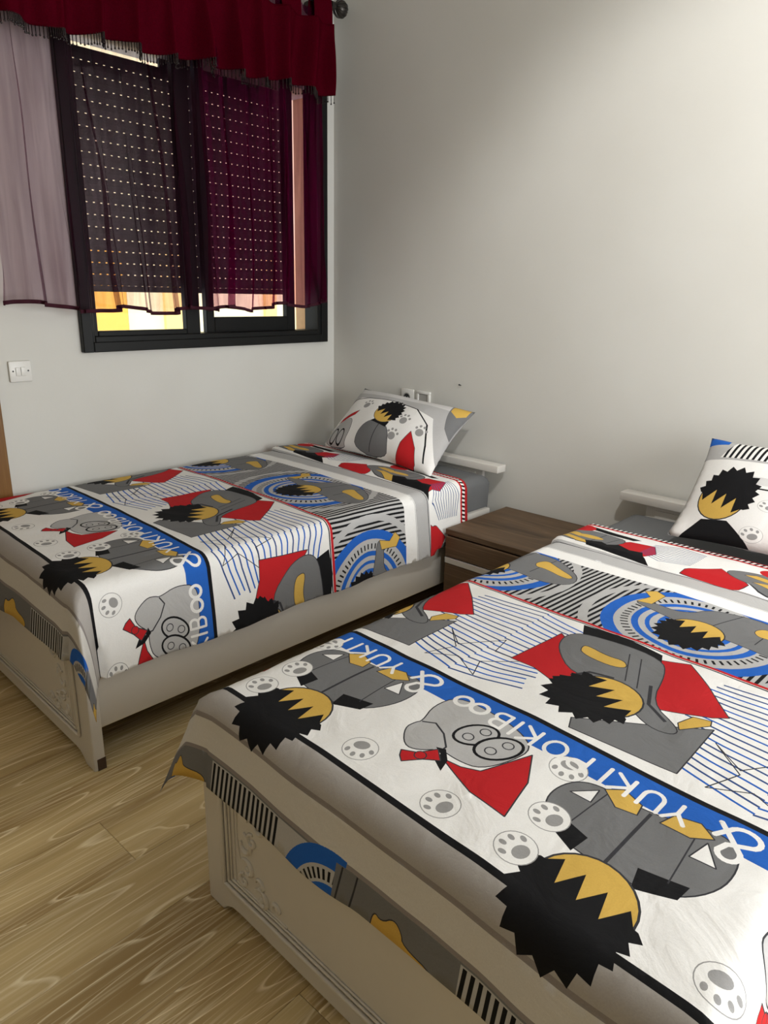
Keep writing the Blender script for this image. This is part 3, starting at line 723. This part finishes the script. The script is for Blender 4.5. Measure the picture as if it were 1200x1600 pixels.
    P.rect(U0, U1, 1.440, VT+.02, 'white')
    for k in R:
        for i in range(11):
            v0 = 1.462+i*.019
            P.stroke([(.30+k*PER, 1.57+(v0-1.57)*.6), (.38+k*PER, v0), (.47+k*PER, 1.57+(v0-1.57)*.7+.006)], .0038, 'navy')
        P.poly(sh_([(.13, 1.445), (.11, 1.475), (.16, 1.50), (.19, 1.48), (.22, 1.51), (.27, 1.485), (.31, 1.50), (.33, 1.46), (.36, 1.44)], k), 'black')
        P.blob(sh_([(.46, 1.445), (.50, 1.49), (.55, 1.545), (.60, 1.50), (.66, 1.46), (.62, 1.43)], k), 'red', .002)
        P.blob(sh_([(.84, 1.46), (.90, 1.58), (.98, 1.60), (1.02, 1.52), (1.0, 1.45)], k), 'red', .002)
        P.blob(sh_([(.56, 1.53), (.60, 1.575), (.70, 1.60), (.80, 1.61), (.90, 1.58), (.88, 1.46), (.72, 1.445), (.64, 1.47)], k), 'grey')
        P.stroke(sh_([(.80, 1.60), (.80, 1.46)], k), .003, 'line'); P.stroke(sh_([(.86, 1.58), (.85, 1.46)], k), .003, 'line')
        P.blob(sh_([(.62, 1.545), (.65, 1.565), (.72, 1.55), (.76, 1.525), (.74, 1.505), (.66, 1.53)], k), 'yellow', .002)
        P.blob(sh_([(.66, 1.49), (.70, 1.505), (.80, 1.47), (.82, 1.45), (.76, 1.448)], k), 'yellow', .002)
        P.poly(sh_([(.66, 1.625), (.90, 1.60), (.92, 1.625), (.70, 1.655)], k), 'black')
        P.oval((.02+k*PER, 1.62), .05, .04, 'red'); P.oval((.10+k*PER, 1.53), .05, .02, 'yellow')
    P.rect(U0, U1, VT-.036, VT-.024, 'red'); P.rect(U0, U1, VT-.024, VT-.004, 'white')
    u = U0
    while u < U1: P.poly([(u, VT-.024), (u+.009, VT-.024), (u+.015, VT-.004), (u+.006, VT-.004)], 'black'); u += .0185
    P.rect(U0, U1, VT-.004, VT+.02, 'red')
    # lettered band
    P.rect(U0, U1, .045, .43, 'white'); P.rect(U0, U1, .345, .422, 'blue'); P.rect(U0, U1, .420, .433, 'black')
    # foot bands
    P.rect(U0, U1, -.04, .045, 'bandg'); P.rect(U0, U1, .032, .046, 'black'); P.rect(U0, U1, -.046, -.034, 'bandl'); P.rect(U0, U1, -.125, -.046, 'bandh'); P.rect(U0, U1, -.128, -.118, 'bandl')
    P.rect(U0, U1, -.30, -.128, 'grey')
    for k in range(-1, 3):
        s = k*PER
        P.rect(.10+s, .335+s, -.30, -.132, 'lgrey')
        for q in range(15): P.poly([(.105+s+q*.0155, -.135), (.113+s+q*.0155, -.135), (.106+s+q*.0155, -.30), (.098+s+q*.0155, -.30)], 'black')
        P.rect(.335+s, .50+s, -.30, -.132, 'lgrey')
        c = (.49+s, -.245)
        P.arc(c, .115, .034, 80, 180, 'blue', 16)
        for q in range(10):
            a = math.radians(85+9*q); d = Vector((math.cos(a), math.sin(a))); P.stroke([Vector(c)+d*.072, Vector(c)+d*.090], .006, 'black')
        P.arc(c, .055, .02, 80, 180, 'blue', 12)
        P.rect(.495+s, .77+s, -.30, -.128, 'grey')
        P.stroke([(.51+s, -.13), (.495+s, -.30)], .004, 'line'); P.stroke([(.545+s, -.13), (.53+s, -.24)], .004, 'line')
        P.blob([(.585+s, -.21), (.59+s, -.165), (.61+s, -.175), (.635+s, -.150), (.655+s, -.165), (.66+s, -.185), (.73+s, -.19), (.73+s, -.225), (.65+s, -.235), (.61+s, -.24)], 'yellow', .0025)
    # motifs of the lettered band: plain stand-ins (disc, jagged patch, rounded blocks)
    for k in R:
        H = (.216+k*PER, .098)
        g = lambda pts: [(H[0]+x, y) for x, y in pts]
        P.blob(g([(-.045, .165), (-.105, .185), (-.140, .225), (-.148, .27), (-.135, .315), (-.10, .338), (-.03, .335), (.03, .345), (.095, .372), (.135, .36), (.150, .31), (.145, .25), (.11, .195), (.05, .165)]), 'grey')
        P.poly(g([(-.05, .160), (-.108, .187), (-.118, .225), (-.045, .205)]), 'black'); P.poly(g([(.05, .160), (.108, .190), (.112, .225), (.04, .205)]), 'black')
        P.stroke(g([(.0, .17), (.0, .335)]), .006, 'line'); P.stroke(g([(-.085, .21), (-.075, .33)]), .0025, 'line'); P.stroke(g([(.085, .21), (.075, .345)]), .0025, 'line')
        P.blob(g([(-.125, .285), (-.085, .285), (-.09, .325)]), 'white', .0025); P.blob(g([(.085, .285), (.125, .29), (.095, .335)]), 'white', .0025)
        P.blob(g([(-.085, .335), (-.06, .36), (-.02, .345), (-.015, .315), (-.05, .305)]), 'yellow', .0025)
        P.blob(g([(.02, .325), (.03, .36), (.07, .372), (.10, .35), (.07, .325)]), 'yellow', .0025)
        P.tuft((H[0]+.008, H[1]), .079, math.radians(-97), 1.3)
        # rounded grey block with two ringed discs, bow and triangle
        P.blob(sh_(z4((720, 540), (770, 515), (800, 510), (850, 440), (960, 400), (1100, 470), (1240, 560), (1290, 640), (1200, 690), (1060, 725), (960, 690), (880, 640), (780, 645), (715, 620)), k), 'lgrey')
        P.stroke(sh_(z4((800, 512), (860, 520), (895, 570), (905, 630), (880, 650)), k), .004, 'line')
        P.blob(sh_(z4((890, 680), (970, 715), (1060, 735), (1290, 665), (1270, 790), (1165, 942), (1010, 830)), k), 'red')
        P.poly(sh_(z4((860, 630), (905, 640), (912, 690), (880, 735), (855, 690), (880, 660)), k), 'black')
        for (a, b) in (((1040, 575), .040), ((1140, 635), .042)):
            c = z4(a)[0]; c = (c[0]+k*PER, c[1]); P.oval(c, b*1.25, b*.85, 'black', math.radians(60)); P.oval(c, b*1.1, b*.70, 'lgrey', math.radians(60))
            for dd in (-.017, .02): P.oval((c[0]+dd*.4, c[1]+dd), .0125, .0125, 'line', 0, 14); P.oval((c[0]+dd*.4, c[1]+dd), .0098, .0098, 'lgrey', 0, 14)
        P.blob(sh_(z4((705, 640), (780, 655), (870, 640), (880, 690), (800, 685), (705, 692), (698, 665)), k), 'red')
        c = z4((790, 667))[0]; P.oval((c[0]+k*PER, c[1]), .013, .013, 'line', 0, 14); P.oval((c[0]+k*PER, c[1]), .0105, .0105, 'red', 0, 14)
        for (q, a) in (((410, 1070), 170), ((465, 1045), 170), ((563, 1172), 300), ((688, 1258), 170), ((888, 1203), 290)):
            c = px(*q); P.pawmark((c[0]+(k)*PER, c[1]), .036, math.radians(a))
    # writing: repeats along the blue band, read from the head end
    row = (('&', 1163, 1300), ('Y', 1062, 1269), ('U', 1023, 1246), ('K', 977, 1223), ('I', 950, 1210), ('P', 907, 1191), ('O', 866, 1174), ('K', 830, 1151), ('I', 809, 1138), ('B', 784, 1127), ('o', 753, 1108), ('o', 727, 1096))
    for k in R:
        for ch, a, b in row:
            c = px(a, b)
            letter(P, ch, (c[0]+(k-1)*PER+PER, .370 if ch != '&' else .364), .052 if ch != '&' else .075, .0095 if ch in 'o&' else .0078, math.pi)
    return P.p
PATTERN = spread_pattern()

def make_spread(name, loc, z0, ul, ur, vf_, rl, rr, dl, dr, df, warp, label, seed, vfold, bulge, FLARE, fx_, fy_):
    """cloth lying on the mattress between ul..ur, hanging dl/dr at the sides and df at the foot"""
    polys = [([warp(*rot2(p, PA)) for p in pts], c) for pts, c in PATTERN]
    vt = warp(.5, VT)[1]
    pts, tris, tcol = cut(polys, (ul-dl, ur+dr, vf_-df, vt), .020, .016, C['white'])
    def prof(d, r, k):
        q = r*math.pi/2
        if d <= 0: return 0, 0
        if d < q: return r*math.sin(d/r), r*(1-math.cos(d/r))
        return r+k*(d-q), r+math.sqrt(1-k*k)*(d-q)
    def S(u, v):
        a = ul-u if u < ul else (u-ur if u > ur else 0); sg = -1 if u < ul else 1; b = vf_-v if v < vf_ else 0
        x = min(max(u, ul), ur); y = max(v, vf_); z = z0
        # soft rise where the head end is turned up
        t = (v-vfold)/.022; t = min(1, max(0, t)); t = t*t*(3-2*t)
        puff = .016*t*math.exp(-max(0, v-vfold)*4.5)+.006*t
        w1_ = .0035*nz3(u*4.1, v*4.3, seed)+.0022*nz3(u*11, v*9, seed+2)
        z += puff+w1_+bulge*math.sin(math.pi*min(1, max(0, (u-ul)/(ur-ul))))
        if a > 0 and b > 0:
            rho = math.hypot(a, b); th = math.atan2(b, a); r = rl if sg < 0 else rr
            o, dn = prof(rho, max(r, .045) if r > .03 else r, .06)
            s2 = max(0, math.sin(2*th))**1.5; fl = (FLARE if r > .03 else 0)*rho*s2
            rip = .012*math.sin(th*7+seed)*min(1, rho/.12)*s2
            x += sg*(o*math.cos(th)+(fl+rip)*fx_); y -= o*math.sin(th)+(fl+rip)*fy_
            z -= dn*(1-.16*s2)
        elif a > 0:
            o, dn = prof(a, rl if sg < 0 else rr, .10)
            rip = (.010*math.sin(v*13+seed+2.2*nz3(v*2, seed))+.006*nz3(v*9, a*5, seed))*min(1, max(0, a-.03)/.2)
            x += sg*(o+max(-.004, rip)); z -= dn
        elif b > 0:
            o, dn = prof(b, .050, .13)
            rip = (.008*math.sin(u*11+seed*2+2.5*nz3(u*2.5, seed+4))+.006*nz3(u*10, b*6, seed+5))*min(1, max(0, b-.03)/.2)
            y -= o+max(-.002, rip); z -= dn
        return (x, y, z)
    me = print_mesh(name, [S(p.x, p.y) for p in pts], tris, tcol)
    o = link(name, me, MT['print'], None, loc); o.rotation_euler = (0, 0, RZ)
    sd = o.modifiers.new('cloth thickness', 'SOLIDIFY'); sd.thickness = .0016; sd.offset = -1
    return tag(o, label, 'bedspread', 'printed bedspreads')
def warp1(u, v):
    t = min(1, max(0, (v-.35)/.95)); t = t*t*(3-2*t); return ((u-.888)*1.045+.972, v+.075*t+.01)
def warp2(u, v): return (u, v)
make_spread('bedspread', B1, Z1, .035, 1.075, .040, .02, .05, .10, .305, .250, warp1,
            'printed cotton bedspread with blue lettered band on the bed along the window wall', 1, 1.525, .006, .40, 1.1, .30)
make_spread('bedspread', B2, Z2, .055, 1.065, .040, .05, .05, .27, .28, .236, warp2,
            'printed cotton bedspread with blue lettered band on the bed away from the window', 5, 1.440, .004, .34, .75, .53)

# ------------------------------------------------------------------ pillows
def make_pillow(name, W_, H_, T_, P, base, loc, xdir, ydir, label, seed, sag):
    pts, tris, tcol = cut([([(p[0]*W_, p[1]*H_) for p in q], c) for q, c in P.p], (0, W_, 0, H_), .016, .014, base)
    def th(a, b): return T_*max(0, 1-abs(a)**2.4)**.55*max(0, 1-abs(b)**2.4)**.55
    def S(p, sg):
        a = 2*p.x/W_-1; b = 2*p.y/H_-1
        x = p.x-W_/2; y = p.y-H_/2
        x *= 1-.055*(1-b*b); y *= 1-.085*(1-a*a)
        t = th(a, b); z = sg*t+.010*nz3(x*6, y*6, seed)*min(1, t/.03)*sg + sag*(a*a*.6+b*b*.4)
        z += .004*math.sin(a*11+b*5+seed)*max(0, abs(a)-.55)*2
        return Vector((x, y, z))
    n = len(pts); front = [S(p, 1) for p in pts]
    edge = [min(p.x, W_-p.x, p.y, H_-p.y) < 1e-4 for p in pts]
    backv = {}; allv = list(front)
    for i, p in enumerate(pts):
        if edge[i]: backv[i] = i
        else: backv[i] = len(allv); allv.append(S(p, -1))
    t2 = list(tris)+[(backv[c], backv[b], backv[a]) for a, b, c in tris]
    me = print_mesh(name, allv, t2, tcol+[C['lgrey']]*len(tris))
    o = link(name, me, MT['print'])
    X_ = Vector(xdir).normalized(); Y_ = Vector(ydir); Y_ = (Y_-X_*X_.dot(Y_)).normalized(); Z_ = X_.cross(Y_)
    Mx = Matrix((X_, Y_, Z_)).transposed().to_4x4(); Mx.translation = loc; o.matrix_world = Mx
    return tag(o, label, 'pillow', 'printed pillows')
P = Print()
P.rect(-.1, 1.1, .86, 1.1, 'pale'); P.rect(-.1, 1.1, .965, 1.1, 'grey')
P.poly([(0, .55), (.12, .76), (.5, .79), (.85, .66), (1, .15), (1.02, .15), (1.02, .86), (0, .86)], 'lgrey')
P.stroke([(0, .55), (.06, .70), (.20, .77), (.50, .785), (.70, .72), (.84, .55), (.90, .30), (.93, .10)], .012, 'black')
P.poly([(.86, 1), (.90, .82), (.95, .60), (1.01, .48), (1.01, 1)], 'grey'); P.poly([(.87, .99), (.90, .86), (.96, .80), (.99, .88), (.98, 1.0)], 'yellow')
P.blob([(.33, 0), (.32, .20), (.37, .36), (.47, .42), (.58, .34), (.62, .15), (.63, 0)], 'grey', .004); P.poly([(.40, .38), (.46, .46), (.56, .42), (.55, .34), (.47, .36)], 'black'); P.stroke([(.49, .36), (.47, .02)], .006, 'line')
P.tuft((.485, .545), .098, math.radians(66), .9, asp=1.6)
P.blob([(.71, .0), (.72, .22), (.76, .40), (.84, .22), (.87, .05), (.86, 0)], 'red', .004)
P.blob([(.02, .0), (.03, .18), (.10, .34), (.20, .40), (.24, .22), (.22, .05), (.24, 0)], 'lgrey', .004)
for c in ((.09, .12), (.16, .12)): P.oval(c, .034, .11, 'black'); P.oval(c, .026, .088, 'lgrey')
P.blob([(.06, .30), (.12, .36), (.20, .44), (.22, .52), (.16, .46), (.08, .38)], 'red', .004)
for c in ((.25, .62), (.66, .50), (.63, .26), (.82, .42)): P.oval(c, .030, .05, 'paw', 0, 16); [P.oval((c[0]+a, c[1]+b), .010, .018, 'paw', 0, 10) for a, b in ((-.035, .05), (-.012, .085), (.018, .085), (.042, .045))]
make_pillow('pillow', .735, .405, .088, P, C['white'], Vector((-2.305, 2.612, .762)), (1, -.02, -.045), (.05, .735, .68), 
            'printed pillow leaning on the bed head in the corner below the wall socket', 2, -.02)
P = Print()
P.rect(-.1, 1.1, .74, 1.1, 'white'); u = -.1
while u < 1.1: P.poly([(u, .76), (u+.014, .76), (u+.034, 1.0), (u+.020, 1.0)], 'black'); u += .030
P.poly([(-.01, .74), (.09, .74), (.16, 1.01), (-.01, 1.01)], 'lgrey'); P.poly([(0, .90), (.11, .93), (.12, 1.01), (0, 1.01)], 'blue'); P.rect(-.1, 1.1, .735, .76, 'lgrey')
P.poly([(.55, .76), (.62, .9), (.72, .88), (.78, .76)], 'grey')
P.stroke([(.22, .47), (1.0, .44)], .014, 'black'); P.rect(.28, 1.1, .50, .58, 'pale')
P.poly([(.06, .0), (.14, .15), (.27, .15), (.40, .0)], 'black')
P.tuft((.205, .345), .125, math.radians(70), .9, asp=1.55)
P.pawmark((.44, .32), .055, math.radians(120)); P.pawmark((.40, .08), .055, math.radians(120))
P.blob([(.56, 0), (.57, .22), (.66, .20), (.74, 0)], 'red', .004); P.blob([(.74, 0), (.72, .3), (.84, .38), (.95, .2), (.97, 0)], 'grey', .004)
make_pillow('pillow', .68, .43, .085, P, C['white'], Vector((-.515, 2.592, .755)), (1, -.02, -.015), (-.03, .70, .74), 
            'printed pillow with a striped top edge on the bed away from the window', 6, -.015)
